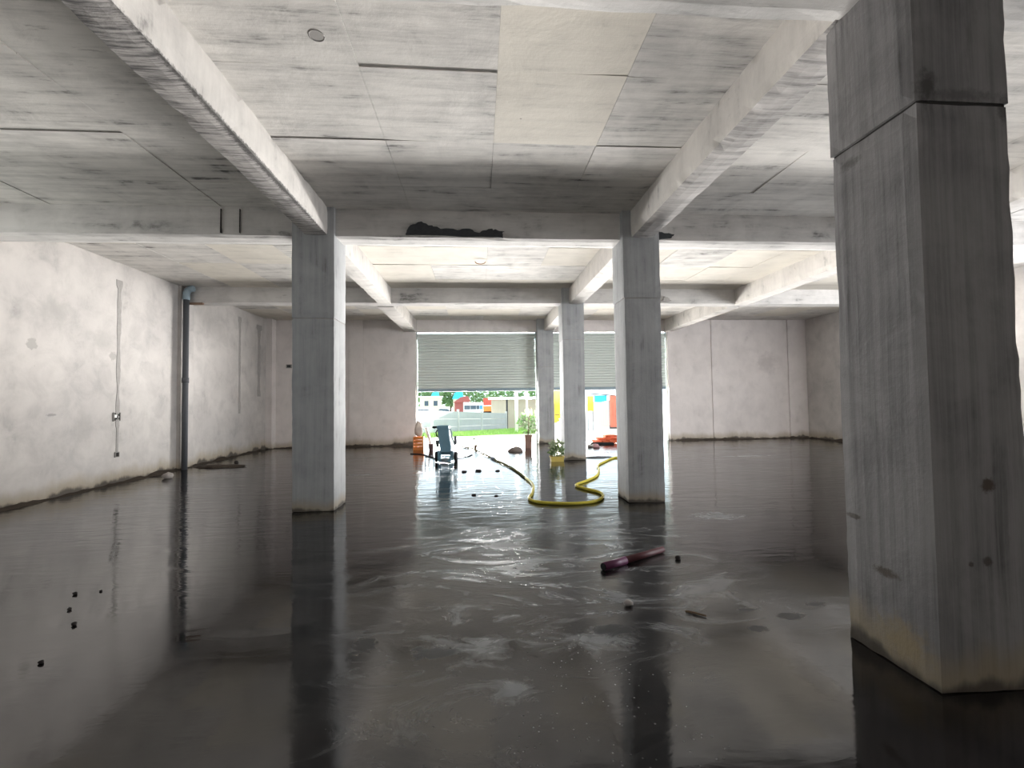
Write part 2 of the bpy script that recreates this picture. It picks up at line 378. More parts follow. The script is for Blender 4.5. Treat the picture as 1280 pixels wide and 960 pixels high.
def ground_material():
    t = NT('pale_dusty_ground')
    col = t.mix(t.noise(scale=0.8, detail=6), (0.44, 0.41, 0.37), (0.60, 0.57, 0.52))
    return t.fin(col, 0.95, t.bump(t.noise(scale=6, detail=6), 0.4, 0.03))
M_ground = ground_material()
M_grass = plain('fresh_grass', (0.20, 0.34, 0.09), 0.8, var=0.35, scale=3)
M_wall_out = plain('outer_render', (0.5, 0.48, 0.45), 0.9)

# ------------------------------------------------------------------ building shell
XL, XR, YB, YF, ZC = -6.9, 11.75, 15.6, -2.4, 4.25     # wall faces, ceiling
def grid_wall(name, axis, face, out, spans, mat=None):
    """wall built as solid boxes; spans = list of (a0,a1,z0,z1)"""
    mb = MB()
    for a0, a1, z0, z1 in spans:
        if axis == 'x': mb.ext((min(face, face + out), a0, z0), (max(face, face + out), a1, z1))
        else: mb.ext((a0, min(face, face + out), z0), (a1, max(face, face + out), z1))
    return tag(mb.build(name, mat or M_wall), kind='structure')

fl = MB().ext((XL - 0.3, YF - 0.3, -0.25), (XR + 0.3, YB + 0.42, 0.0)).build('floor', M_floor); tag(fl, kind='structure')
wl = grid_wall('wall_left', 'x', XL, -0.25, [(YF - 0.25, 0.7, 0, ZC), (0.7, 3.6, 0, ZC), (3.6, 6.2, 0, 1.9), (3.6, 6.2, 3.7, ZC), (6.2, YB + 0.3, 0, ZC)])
wr = grid_wall('wall_right', 'x', XR, 0.25, [(YF - 0.25, 3.4, 0, ZC), (3.4, 8.7, 0, 0.9), (3.4, 8.7, 3.6, ZC), (8.7, YB + 0.3, 0, ZC)])  # out-of-view opening made up to let the fill lamp in
wf = grid_wall('wall_front', 'y', YF, -0.25, [(XL - 0.25, XR + 0.25, 0, ZC)], M_wall_unseen)
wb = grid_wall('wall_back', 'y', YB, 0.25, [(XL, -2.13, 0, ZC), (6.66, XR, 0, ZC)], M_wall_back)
slab = MB().ext((XL - 0.25, YF - 0.25, ZC + 0.005), (XR + 0.25, YB + 0.3, ZC + 0.25)).build('ceiling', M_joint); tag(slab, kind='structure')
# formwork boards cast into the soffit: each a slightly uneven panel with a dark open joint round it
xs_all = [[-6.9, -5.78, -4.68, -3.55, -2.38], [-2.11, -0.95, 0.18, 1.29, 2.25], [2.55, 3.7, 4.85, 5.8, 6.54], [6.84, 8.1, 9.3, 10.5, 11.75]]
ys_all = [[-2.4, -1.2, 0.0, 1.15, 2.2], [2.62, 3.71, 4.76, 5.8, 6.54], [6.9, 8.1, 9.2, 10.3, 11.12], [11.48, 12.6, 13.7, 14.8, 15.6]]
for xi, xs in enumerate(xs_all):
    for yi, ys in enumerate(ys_all):
        for a, b in zip(xs, xs[1:]):
            for c, d in zip(ys, ys[1:]):
                dz = random.uniform(0.0, 0.010 if yi < 2 else 0.005); gp = random.choice((0.0005, 0.001, 0.002))
                gq = random.choice((0.001, 0.003, 0.005)) if yi < 2 else random.choice((0.0005, 0.001, 0.002))
                mb = MB(); mb.ext((a + gp, c + gq, ZC - 0.012 - dz), (b - gp, d - gq, ZC + 0.01))
                tl = random.uniform(-0.004, 0.004); tm = random.uniform(-0.004, 0.004)
                mb.v = [(x, y, z + (tl if x > (a + b) / 2 else -tl) + (tm if y > (c + d) / 2 else -tm) if z < ZC else z) for x, y, z in mb.v]
                warm = (xi == 1 and yi == 1 and a > 0.1 and b < 1.5 and d < 5) or (yi >= 2 and random.random() < 0.5)
                mb.build('soffit_panel', M_ceil_warm if warm else M_ceil, slab)
# fan-hook boxes cast in the soffit
def fan_box(x, y):
    mb = MB(); pts = [(x + 0.055 * math.cos(a * PI / 10), y + 0.055 * math.sin(a * PI / 10), ZC - 0.019) for a in range(21)]
    mb.tube(pts, 0.008, 8); mb.lathe([(0.048, 0.0), (0.046, 0.008)], (x, y, ZC - 0.024), 18)
    mb.build('fan_hook_box', M_mortar, slab)
fan_box(-1.18, 3.40)
hk = MB(); hk.tube([(0.05 + 0.10 * math.cos(a * PI / 12), 8.9, ZC - 0.03 - 0.05 * math.sin(a * PI / 12)) for a in range(13)], 0.008, 8); hk.build('fan_hook', plain('rusty_hook', (0.35, 0.18, 0.09), 0.8), slab)

# wall piers, lintels, jambs
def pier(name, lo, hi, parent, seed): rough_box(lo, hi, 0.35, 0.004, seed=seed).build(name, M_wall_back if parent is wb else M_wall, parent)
pier('pier', (-4.34, 15.56, 0), (-3.86, 15.62, ZC), wb, 1)
pier('pier', (8.23, 15.56, 0), (8.73, 15.62, ZC), wb, 2)
pier('pier', (11.06, 15.54, 0), (11.75, 15.62, ZC), wb, 3)
pier('pier', (-6.92, 15.30, 0), (-6.70, 15.62, ZC), wb, 4)
pier('pier', (-6.92, 10.95, 0), (-6.82, 11.45, ZC), wl, 5)
pier('pier', (11.66, 11.0, 0), (11.77, 11.5, ZC), wr, 6)

# ------------------------------------------------------------------ beams
def beam(name, lo, hi, mat, label, seed, under=None):
    o = rough_box(lo, hi, 0.10, 0.006, 2.5, 0.018, seed).build(name, mat)
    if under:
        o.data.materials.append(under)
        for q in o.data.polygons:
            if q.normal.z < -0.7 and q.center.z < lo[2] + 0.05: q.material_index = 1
    return tag(o, label, 'beam')
BZ = 3.83
b1 = beam('cross_beam', (XL, 6.52, BZ), (XR, 6.92, ZC), M_beam_cross, 'nearest grey concrete cross beam, with a black cement patch, resting on the two front columns', 11)
b2 = beam('cross_beam', (XL, 11.10, BZ + 0.03), (XR, 11.5, ZC), M_beam_cross, 'second concrete cross beam, further back, over the slim middle column', 12)
b0 = beam('cross_beam', (XL, 2.22, BZ), (XR, 2.64, ZC), M_beam_cross, 'concrete cross beam overhead at the top of the massive near column', 13)
for nm, (y0, y1), lab in (('a', (2.6, 6.56), 'streaked concrete ceiling beam running from overhead to the left front column'), ('b', (6.9, 11.14), 'pale concrete ceiling beam running back from the left front column'), ('c', (11.48, 15.62), 'rearmost pale ceiling beam ending at the left jamb of the left shutter')):
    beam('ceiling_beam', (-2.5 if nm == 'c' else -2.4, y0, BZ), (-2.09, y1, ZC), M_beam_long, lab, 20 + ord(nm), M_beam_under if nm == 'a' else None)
for nm, (y0, y1), lab in (('a', (2.6, 6.56), 'chipped concrete ceiling beam running from the near column to the right front column'), ('b', (6.9, 11.14), 'short pale ceiling beam between the right front column and the slim middle column'), ('c', (11.48, 15.62), 'rearmost pale ceiling beam above the post between the two shutters')):
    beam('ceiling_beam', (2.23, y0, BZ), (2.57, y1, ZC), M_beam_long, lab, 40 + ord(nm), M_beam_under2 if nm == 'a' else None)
for nm, (y0, y1), lab in (('a', (2.6, 6.56), 'ceiling beam out on the far right behind the massive near column'), ('b', (6.9, 11.14), 'pale sloping-looking ceiling beam on the far right of the second bay'), ('c', (11.48, 15.62), 'pale ceiling beam on the far right that ends at the right shutter jamb')):
    beam('ceiling_beam', (6.52, y0, BZ), (6.86, y1, ZC), M_beam_long, lab, 60 + ord(nm))
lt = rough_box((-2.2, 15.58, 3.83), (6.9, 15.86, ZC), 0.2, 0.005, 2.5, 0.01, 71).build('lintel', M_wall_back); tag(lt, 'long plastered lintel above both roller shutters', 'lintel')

# black cement patch on the first cross beam: irregular slab of mortar
def splat(name, outline, y0, y1, mat, parent):
    mb = MB(); n = len(outline)
    vs = [(x, y0, z) for x, z in outline] + [(x, y1, z) for x, z in outline]
    fs = [tuple(range(n)), tuple(reversed(range(n, 2 * n)))] + [(i, i + n, (i + 1) % n + n, (i + 1) % n) for i in range(n)]
    mb.add(vs, fs); return mb.build(name, mat, parent)
def ragged(pts, amp, seed, sub=5):
    out = []; random.seed(seed)
    for (x0, z0), (x1, z1) in zip(pts, pts[1:] + pts[:1]):
        for k in range(sub):
            f = k / sub
            out.append((x0 + (x1 - x0) * f + random.uniform(-amp, amp), z0 + (z1 - z0) * f + random.uniform(-amp, amp)))
    return out
splat('cement_patch', ragged([(-1.02, 3.86), (0.36, 3.85), (0.38, 3.94), (0.2, 3.96), (0.02, 3.91), (-0.12, 3.97), (-0.35, 3.95), (-0.62, 3.98), (-0.80, 4.05), (-0.98, 3.98)], 0.014, 5), 6.502, 6.53, M_patch, b1)
splat('cement_patch', ragged([(2.66, 3.85), (2.86, 3.86), (2.91, 3.92), (2.74, 3.95), (2.66, 3.95)], 0.012, 6), 6.50, 6.53, M_patch, b1)  # small broken hole in the beam, drawn as a dark raised piece
splat('mortar_lump', ragged([(4.62, 3.90), (4.85, 3.93), (4.78, 4.0), (4.66, 4.04)], 0.015, 8), 11.06, 11.12, M_mortar, b2)
for x in (-3.3, -3.55): MB().ext((x, 6.505, 3.86), (x + 0.012, 6.53, 4.2), 0.004).build('formwork_joint', M_joint, b1)

# ------------------------------------------------------------------ columns, each cast in two lifts
def column(x0, x1, y0, y1, zj, mat, label, seed, off=0.010):
    c = empty('column', ((x0 + x1) / 2, (y0 + y1) / 2, 0), 0, label, 'column', 'square concrete columns')
    def put(mb, name, m):
        o = mb.build(name, m, c); o.matrix_parent_inverse = Matrix.Translation((-(x0 + x1) / 2, -(y0 + y1) / 2, 0)); return o
    put(rough_box((x0, y0, 0), (x1, y1, zj - (0.002 if y0 < 3 else 0.001)), 0.085, 0.005, 1.7, 0.010, seed), 'lower_lift', mat); jw = 0.002 if y0 < 3 else 0.0015
    put(rough_box((x0 - off, y0 - off * 0.5, zj + jw), (x1 + off * 0.3, y1, ZC if y0 > 3 else ZC), 0.085, 0.005, 1.7, 0.010, seed + 3), 'upper_lift', mat)
    put(MB().ext((x0 + 0.010, y0 + 0.010, zj - 0.03), (x1 - 0.010, y1 - 0.010, zj + 0.03)), 'construction_joint', M_joint if y0 < 3 else M_mortar)
    return c
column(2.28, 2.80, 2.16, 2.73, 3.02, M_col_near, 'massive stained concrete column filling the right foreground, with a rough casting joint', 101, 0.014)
column(-2.57, -2.0, 6.47, 7.02, 2.66, M_col, 'grey square column standing on the wet floor on the left, in front of the left back wall', 102)
column(2.11, 2.65, 6.42, 6.95, 2.95, M_col, 'grey square column right of centre, behind the purple pole on the floor', 103)
column(2.06, 2.60, 11.03, 11.56, 2.95, M_col, 'slim middle column with the yellow plant trough beside its foot', 104)
column(2.0, 2.54, 15.32, 15.88, 2.6, M_col, 'rearmost column, the post between the two roller shutters', 105)

# ------------------------------------------------------------------ roller shutters
SLAT = 0.090
def slat_mesh(w):
    mb = MB(); n = 7; prof = []
    for i in range(n):
        a = PI * i / (n - 1); prof.append((-0.020 * math.sin(a) - 0.004, -SLAT * 0.50 + SLAT * 1.0 * i / (n - 1)))
    prof += [(0.006, SLAT * 0.52), (0.006, -SLAT * 0.52)]
    k = len(prof)
    vs = [(-w / 2, y, z) for y, z in prof] + [(w / 2, y, z) for y, z in prof]
    fs = [(i, (i + 1) % k, (i + 1) % k + k, i + k) for i in range(k)] + [tuple(range(k)), tuple(reversed(range(k, 2 * k)))]
    mb.add(vs, fs); return mb.mesh('slat', M_shut)
def shutter(x0, x1, zb, zt, label):
    cx = (x0 + x1) / 2; w = x1 - x0
    r = empty('roller_shutter', (cx, 15.72, 0), 0, label, 'shutter')
    me = slat_mesh(w - 0.08); z = zb + 0.10 + SLAT / 2; i = 0
    while z < zt - 0.02:
        o = bpy.data.objects.new('slat', me); link(o, r); o.location = (random.uniform(-0.004, 0.004), random.uniform(-0.003, 0.003), z); z += SLAT; i += 1
    MB().ext((-w / 2 + 0.04, -0.028, zb), (w / 2 - 0.04, 0.028, zb + 0.10)).build('bottom_bar', M_shut_bar, r, bevel=0.006)
    for sx in (-1, 1):
        mb = MB(); xo = sx * (w / 2 - 0.03); xi_ = sx * (w / 2)
        a, b = min(xo, xi_), max(xo, xi_)
        mb.ext((a, -0.05, 0.0), (b, -0.034, zt)); mb.ext((a, 0.034, 0.0), (b, 0.05, zt)); mb.ext((xi_ - 0.004 if sx > 0 else xi_, -0.05, 0), (xi_ if sx > 0 else xi_ + 0.004, 0.05, zt))
        mb.build('guide_rail', M_shut, r)
    MB().cyl((-w / 2, 0.10, zt - 0.11), (w / 2, 0.10, zt - 0.11), 0.105, n=20).build('roller_drum', M_shut_bar, r)
    for sx in (-1, 1): MB().ext((sx * (w / 2 - 0.012) - 0.01, -0.04, zt - 0.25), (sx * (w / 2 - 0.012) + 0.01, 0.25, zt + 0.05)).build('end_plate', M_shut_bar, r)
    return r
shutter(-2.12, 1.99, 1.80, 3.79, 'pale green-grey roller shutter, half raised, over the left doorway')
shutter(2.55, 6.64, 1.80, 3.79, 'half-raised roller shutter over the right doorway, mostly behind the columns')
for x0, x1 in ((-2.16, -2.11), (6.63, 6.68)):
    pass

# ------------------------------------------------------------------ left wall fittings
pr = empty('drain_pipe', (-6.73, 10.98, 0), 0, 'dark grey vertical drain pipe with an elbow at the top on the left wall', 'pipe')
MB().tube([(0, 0, 0), (0, 0, 1.5), (0, 0, 3.95)], 0.062, 16).build('pipe', M_pvc_grey, pr)
MB().tube([(0, 0, 3.9), (0, 0, 4.05), (0.02, 0.02, 4.12), (0.07, 0.02, 4.16), (0.15, 0.02, 4.17)], 0.074, 16).build('elbow', M_pvc_blue, pr)
MB().tube([(0, 0, 1.98), (0, 0, 2.1)], 0.072, 16).build('coupling', M_pvc_grey, pr)
MB().ext((0.04, 0.03, 3.80), (0.34, 0.10, 3.85), 0.012).build('bracket', plain('rusty_bracket', (0.22, 0.15, 0.11), 0.8), pr)
def chase(y, z0, z1, w, seed, mat=M_mortar, x=XL):
    random.seed(seed); n = int((z1 - z0) / 0.06); mb = MB(); L = []; R = []
    for i in range(n + 1):
        z = z0 + (z1 - z0) * i / n; k = 1 + 0.7 * mnoise.noise(Vector((seed, z * 2.5, 0))); 
        if i > n - 3: k *= 1.8
        L.append((y - w * k, z)); R.append((y + w * k * random.uniform(0.8, 1.2), z))
    m = len(L); vs = []
    for xx in (x - 0.005, x + 0.006):
        vs += [(xx, a, z) for a, z in L] + [(xx, a, z) for a, z in R]
    fs = []
    for i in range(m - 1):
        fs += [(2 * m + i, 3 * m + i, 3 * m + i + 1, 2 * m + i + 1), (2 * m + i, 2 * m + i + 1, i + 1, i), (3 * m + i, m + i, m + i + 1, 3 * m + i + 1)]
    mb.add(vs, fs); return mb.build('mortar_chase', mat, wl)
chase(9.25, 1.32, 3.9, 0.040, 3)
chase(9.25, 0.60, 1.22, 0.026, 4)
chase(13.69, 1.2, 4.0, 0.05, 5)
chase(14.85, 1.7, 3.95, 0.08, 6)
def socket_box(y, z, s, label, knocks=True):
    r = empty('electrical_box', (XL, y, z), 0, label, 'electrical box')
    mb = MB(); t = 0.012
    mb.ext((-0.01, -s, -s), (0.022, s, -s + t)); mb.ext((-0.01, -s, s - t), (0.022, s, s)); mb.ext((-0.01, -s, -s + t), (0.022, -s + t, s - t)); mb.ext((-0.01, s - t, -s + t), (0.022, s, s - t))
    mb.build('frame', M_mortar, r); MB().ext((-0.01, -s + t, -s + t), (0.004, s - t, s - t)).build('back_plate', M_joint, r)
    if knocks:
        MB().ext((0.004, -s * 0.55, -s * 0.2), (0.012, s * 0.05, s * 0.5)).build('terminal', M_white, r)
        MB().tube([(0.004, s * 0.2, s * 0.5), (0.03, s * 0.3, 0), (0.02, s * 0.1, -s * 0.5)], 0.006, 6).build('wire', M_white, r)
socket_box(9.22, 1.27, 0.085, 'open square socket box with loose wires on the left wall, below the long mortar line')
socket_box(9.24, 0.55, 0.05, 'small dark socket hole low on the left wall under the larger box', False)
bx = empty('junction_box', (-6.28, YB, 2.70), 0, 'small dark junction box on the left end of the back wall', 'electrical box')
MB().ext((-0.09, -0.03, -0.06), (0.09, 0.01, 0.06)).build('body', M_mortar, bx, bevel=0.006); MB().ext((-0.06, -0.036, -0.04), (0.06, -0.028, 0.04)).build('lid', M_patch, bx)

# soil swept against the foot of the walls
def bank(name, pts, w, h, seed, side):
    mb = MB(); vs = []; fs = []; n = 0; cs = 6
    tot = []
    for (x0, y0), (x1, y1) in zip(pts, pts[1:]):
        L = math.hypot(x1 - x0, y1 - y0); k = max(2, int(L / 0.09))
        for i in range(k): tot.append((x0 + (x1 - x0) * i / k, y0 + (y1 - y0) * i / k, (y1 - y0) / L, -(x1 - x0) / L))
    for (x, y, nx, ny) in tot:
        q = abs(mnoise.noise(Vector((x * 1.3 + seed, y * 1.3, 0)))) * 1.5 + 0.25 + 0.5 * mnoise.noise(Vector((x * 6, y * 6, seed)))
        q = max(0.15, q)
        for c in range(cs):
            f = c / (cs - 1); ww = w * (0.5 + q * 0.6)
            z = h * q * (1 - f) ** 1.3 + (0.012 * mnoise.noise(Vector((x * 14, y * 14, c * 2.0))) if c < cs - 1 else -0.01)
            vs.append((x + nx * side * ww * f, y + ny * side * ww * f, z if c < cs - 1 else -0.004))
    m = len(tot)
    for i in range(m - 1):
        for c in range(cs - 1):
            fs.append((i * cs + c, (i + 1) * cs + c, (i + 1) * cs + c + 1, i * cs + c + 1))
    mb.add(vs, fs, True); return mb.build(name, M_soil)
tag(bank('dirt_bank', [(XL + 0.005, 6.0), (XL + 0.005, 15.0)], 0.16, 0.07, 2, 1), 'dark soil washed up along the foot of the left wall', 'dirt', kind='stuff')
tag(bank('dirt_bank', [(XL, 15.5), (-2.2, 15.5)], 0.30, 0.08, 5, 1), 'dark soil along the foot of the left back wall', 'dirt', kind='stuff')
tag(bank('dirt_bank', [(6.7, 15.5), (XR, 15.5)], 0.18, 0.09, 7, 1), 'dark soil along the foot of the right back wall', 'dirt', kind='stuff')
tag(bank('dirt_bank', [(XR, 15.4), (XR, 9.0)], 0.18, 0.06, 9, 1), 'dark soil along the foot of the right wall', 'dirt', kind='stuff')
# low tongue of dirt at the pipe
tag(MB().blob((-6.12, 11.3, 0), (0.55, 0.22, 0.05), 3, 0.5, 3, 2.5, -0.01).build('dirt_mound', M_soil), 'low dark tongue of dirt on the floor beside the drain pipe', 'dirt')
tag(MB().blob((-6.28, 9.74, 0.05), (0.09, 0.08, 0.07), 4, 0.5, 2, 2.0, -0.05).build('rubble_stone', M_stone), 'pale fist-sized stone on the floor left of the drain pipe', 'stone')
tag(MB().blob((-5.98, 11.75, 0.04), (0.055, 0.05, 0.05), 6, 0.5, 2, 2.0, -0.04).build('rubble_stone', M_clod), 'small dark stone sitting on the dirt right of the drain pipe', 'stone')

# ------------------------------------------------------------------ things on the wet floor
def smooth_path(pts, sub=8):
    P = [Vector(p) for p in pts]; P = [P[0] * 2 - P[1]] + P + [P[-1] * 2 - P[-2]]; out = []
    for i in range(1, len(P) - 2):
        p0, p1, p2, p3 = P[i - 1], P[i], P[i + 1], P[i + 2]
        for k in range(sub):
            t = k / sub
            out.append(0.5 * ((2 * p1) + (p2 - p0) * t + (2 * p0 - 5 * p1 + 4 * p2 - p3) * t * t + (3 * p1 - p0 - 3 * p2 + p3) * t ** 3))
    out.append(P[-2]); return out
hp = [(-0.56, 14.71), (-0.24, 14.15), (0.0, 13.1), (0.22, 12.1), (0.45, 11.0), (0.69, 9.92), (0.84, 8.77), (0.91, 7.94), (0.82, 7.21), (0.73, 6.85), (0.83, 6.58), (1.24, 6.42), (1.62, 6.50), (1.84, 6.80), (1.87, 7.15), (1.71, 7.48), (1.64, 7.78), (1.93, 8.18), (2.23, 8.66), (2.46, 9.35), (2.60, 9.97), (2.92, 10.56), (3.25, 11.09), (3.5, 11.3), (4.4, 11.5)]
hz = empty('hose', (0.8, 9, 0), 0, 'long yellow hose snaking over the wet floor from the machine to behind the columns', 'hose')
path = smooth_path([(x - 0.8, y - 9, 0.022) for x, y in hp], 6)
MB().tube(path[:38], 0.020, 10).build('backlit_hose_section', M_hose_backlit, hz)  # same hose, its against-the-light darkness put into the colour
MB().tube(path[37:], 0.022, 10).build('hose_tube', M_hose, hz)
i0 = 20
MB().tube(path[i0:i0 + 3], 0.032, 12).build('coupling', M_steel, hz)

pl = empty('plastic_pole', (1.41, 4.16, 0.031), math.atan2(0.38, 0.68), 'short dark purple-brown pole lying on the wet floor in front of the right front column', 'pole')
MB().cyl((-0.39, 0, 0), (-0.12, 0, 0), 0.034, 0.034, 16).build('sleeve', M_purple, pl)
MB().cyl((-0.12, 0, 0), (0.40, 0, 0), 0.031, 0.027, 16).build('shaft', M_maroon, pl)
MB().cyl((-0.40, 0, 0), (-0.39, 0, 0), 0.030, 0.030, 16).build('end_cap', M_black, pl)

clods = [(-3.21, 3.91, .020), (-3.01, 3.62, .018), (-2.77, 3.37, .020), (-2.56, 2.9, .018), (-3.6, 3.66, .014), (-3.05, 3.95, .012)]
for i, (x, y, r) in enumerate(clods):
    tag(MB().blob((x, y, r * 0.5), (r * 0.85, r * 0.7, r * 0.6), i + 20, 0.5, 2, 2.0, -r * 0.5).build('mud_clod', M_clod), 'tiny dark mud clod on the left foreground of the wet floor', 'clod', 'mud clods on the left foreground floor')
for i, (x, y, r) in enumerate([(-0.33, 9.64, .05), (-0.03, 9.7, .06), (0.37, 9.64, .045), (-0.55, 10.3, .04), (-0.1, 7.28, .035), (0.25, 7.17, .03)]):
    tag(MB().blob((x, y, r * 0.25), (r * 1.1, r * 0.6, r * 0.4), i + 40, 0.5, 2, 2.0, -r * 0.25).build('mud_clod', M_clod), 'flat dark mud clod in the bright reflection before the left doorway', 'clod', 'mud clods in the bright reflection')
tag(MB().blob((1.82, 4.16, .016), (.028, .022, .02), 77, 0.5, 2, 2.0, -.016).build('mud_clod', M_clod), 'single dark mud clod just right of the purple pole', 'clod')
tag(MB().blob((1.06, 3.28, .02), (.035, .028, .022), 79, 0.5, 2, 2.0, -.018).build('pebble', M_stone), 'pale brown pebble on the floor nearer than the purple pole', 'stone')
tw = MB().tube([(1.42, 3.14, .008), (1.47, 3.11, .009), (1.53, 3.06, .008)], [.007, .008, .005], 7).build('twig', M_stem); tag(tw, 'short brown twig on the floor left of the massive near column', 'twig')
# flat grey mound by the doorway
tag(MB().blob((1.05, 13.3, 0), (0.22, 0.17, 0.135), 12, 0.25, 3, 1.5, -0.01).build('cement_mound', M_mound), 'low grey dome of cement on the floor inside the left doorway', 'mound')

# floor-grinding machine
mc = empty('floor_machine', (-0.83, 11.35, 0), math.radians(-6), 'blue-grey wheeled floor grinding machine standing in the left doorway light', 'machine')
def prism(outline, y0, y1):
    n = len(outline); mb = MB()
    return mb.add([(x, y0, z) for x, z in outline] + [(x, y1, z) for x, z in outline], [tuple(range(n)), tuple(reversed(range(n, 2 * n)))] + [(i, i + n, (i + 1) % n + n, (i + 1) % n) for i in range(n)])
prism([(-0.125, 0.24), (0.125, 0.24), (0.14, 0.40), (0.11, 0.60), (0.085, 0.87), (-0.19, 0.87), (-0.17, 0.62), (-0.135, 0.40)], -0.11, 0.13).build('motor_housing', M_mach, mc, bevel=0.012)
MB().ext((-0.20, -0.125, 0.80), (0.09, 0.145, 0.885)).build('control_head', M_mach, mc, bevel=0.02)
kb = MB().cyl((-0.29, -0.03, 0.84), (-0.19, -0.03, 0.85), 0.030, 0.022, 12).build('grip', M_black, mc)
MB().blob((-0.29, -0.03, 0.845), (0.04, 0.03, 0.028), 3, 0.1).build('grip_knob', M_black, kb)
MB().tube([(-0.20, -0.02, 0.78), (-0.235, -0.03, 0.72), (-0.22, -0.03, 0.64), (-0.18, -0.02, 0.60)], 0.016, 10).build('side_handle', M_black, mc)
MB().tube([(0.10, 0, 0.80), (0.15, -0.02, 0.72), (0.15, -0.02, 0.60), (0.20, -0.02, 0.47), (0.22, 0, 0.36), (0.16, 0, 0.30)], 0.019, 10).build('dust_hose', M_pvc_blue, mc)
MB().cyl((-0.21, 0.0, 0.35), (-0.21, 0.0, 0.52), 0.038, 0.048, 12).build('left_tank', M_pvc_grey, mc)
MB().ext((0.21, -0.04, 0.40), (0.275, 0.05, 0.62)).build('side_box', M_pvc_grey, mc, bevel=0.01)
fr = MB()
fr.cyl((-0.21, 0, 0.12), (0.24, 0, 0.12), 0.014, n=8)
for sx in (-0.11, 0.11): fr.tube([(sx, -0.02, 0.26), (sx * 1.25, -0.05, 0.14), (sx * 1.05, -0.17, 0.03)], 0.028, 8)
fr.cyl((-0.14, -0.17, 0.035), (0.14, -0.17, 0.035), 0.014, n=8); fr.cyl((-0.13, 0, 0.22), (0.15, 0, 0.22), 0.030, n=8)
for sx in (-0.165, 0.175): fr.ext((sx - 0.018, -0.12, 0.03), (sx + 0.018, 0.10, 0.27))
fr.ext((-0.16, -0.03, 0.17), (0.17, 0.02, 0.21))
fr.build('chassis', M_mach, mc)
for sx in (-0.225, 0.25):
    w = MB().cyl((sx - 0.032, 0, 0.125), (sx + 0.032, 0, 0.125), 0.125, n=22).build('wheel', M_black, mc)
    MB().cyl((sx - 0.036, 0, 0.125), (sx + 0.036, 0, 0.125), 0.055, n=14).build('hub', M_steel, w)
MB().lathe([(0.135, 0.0), (0.14, 0.05), (0.11, 0.075), (0.05, 0.085)], (0.0, -0.06, 0.01), 24).build('grinding_disc', M_steel, mc)
# cable and small bench beside the machine
tag(MB().tube(smooth_path([(-0.62, 11.95, .014), (-0.35, 12.15, .014), (-0.2, 12.6, .014), (-0.45, 12.3, .014)][:3], 6), 0.013, 8).build('cable', M_black), 'short black cable lying right of the floor machine', 'cable')
tag(MB().tube(smooth_path([(-1.15, 11.9, .014), (-1.32, 12.3, .014), (-1.6, 12.9, .014), (-1.95, 13.1, .014)], 6), 0.013, 8).build('cable', M_black), 'black cable trailing left of the floor machine', 'cable')
bn = empty('floor_stand', (-1.20, 11.1, 0), 0.1, 'small dark metal stand left of the floor machine', 'stand')
for sx in (-0.10, 0.10):
    MB().tube([(sx, -0.06, 0), (sx * 0.9, 0, 0.15), (sx, 0.06, 0)], 0.010, 8).build('leg', M_black, bn)
MB().cyl((-0.10, 0, 0.145), (0.10, 0, 0.145), 0.012, n=8).build('crossbar', M_black, bn)
MB().box((-0.10, 0, 0.19), (0.02, 0.03, 0.10)).build('upright', M_black, bn)

# left door edge: crate with sack, curved sheet, bucket
ct = empty('orange_crate', (-1.86, 14.2, 0), 0, 'orange crate standing at the left jamb of the left doorway', 'crate')
cb = MB()
for z in (0.02, 0.12, 0.22, 0.32): cb.ext((-0.15, -0.12, z), (0.15, -0.105, z + 0.075)); cb.ext((-0.15, 0.105, z), (0.15, 0.12, z + 0.075)); cb.ext((-0.15, -0.105, z), (-0.135, 0.105, z + 0.075)); cb.ext((0.135, -0.105, z), (0.15, 0.105, z + 0.075))
cb.build('crate_slats', M_orange, ct)
for sx in (-0.14, 0.14):
    for sy in (-0.11, 0.11): MB().box((sx, sy, 0.20), (0.03, 0.03, 0.40)).build('corner_post', M_orange, ct)
MB().ext((-0.15, -0.12, 0.0), (0.15, 0.12, 0.02)).build('bottom', M_orange, ct)
sk = MB().blob((-1.86, 14.2, 0.62), (0.12, 0.10, 0.23), 9, 0.25, 3, 1.8, -0.215).build('sack', M_sack); tag(sk, 'pale upright sack standing in the orange crate', 'sack')
sh = MB(); vs = []; nn = 14
for i in range(nn + 1):
    t = i / nn; z = 0.66 * (1 - t); x = -1.70 + 0.14 * t ** 1.5 + 0.06 * math.sin(t * 2.4)
    for dy in (-0.03, 0.10): vs.append((x, 14.35 + dy, z + 0.004))
    for dy in (-0.03, 0.10): vs.append((x + 0.09 - 0.05 * t, 14.35 + dy, z + 0.004))
fs = []
for i in range(nn):
    a = i * 4; b = a + 4
    fs += [(a, a + 2, b + 2, b), (a + 1, b + 1, b + 3, a + 3), (a, b, b + 1, a + 1), (a + 2, a + 3, b + 3, b + 2)]
fs += [(0, 1, 3, 2), (nn * 4, nn * 4 + 2, nn * 4 + 3, nn * 4 + 1)]
sh.add(vs, fs, True); tag(sh.build('foam_sheet', M_white), 'curved white foam sheet standing beside the orange crate', 'sheet')
bk = empty('bucket', (-1.47, 14.0, 0), 0, 'small dull pink bucket on the floor left of the floor machine', 'bucket')
MB().lathe([(0.065, 0), (0.085, 0.18), (0.092, 0.18), (0.092, 0.195), (0.08, 0.195), (0.062, 0.02)], (0, 0, 0), 20).build('pail', M_pink, bk)
MB().tube([(0.09 * math.cos(a * PI / 10), 0, 0.18 + 0.05 * math.sin(a * PI / 10)) for a in range(11)], 0.004, 6).build('handle', M_steel, bk)

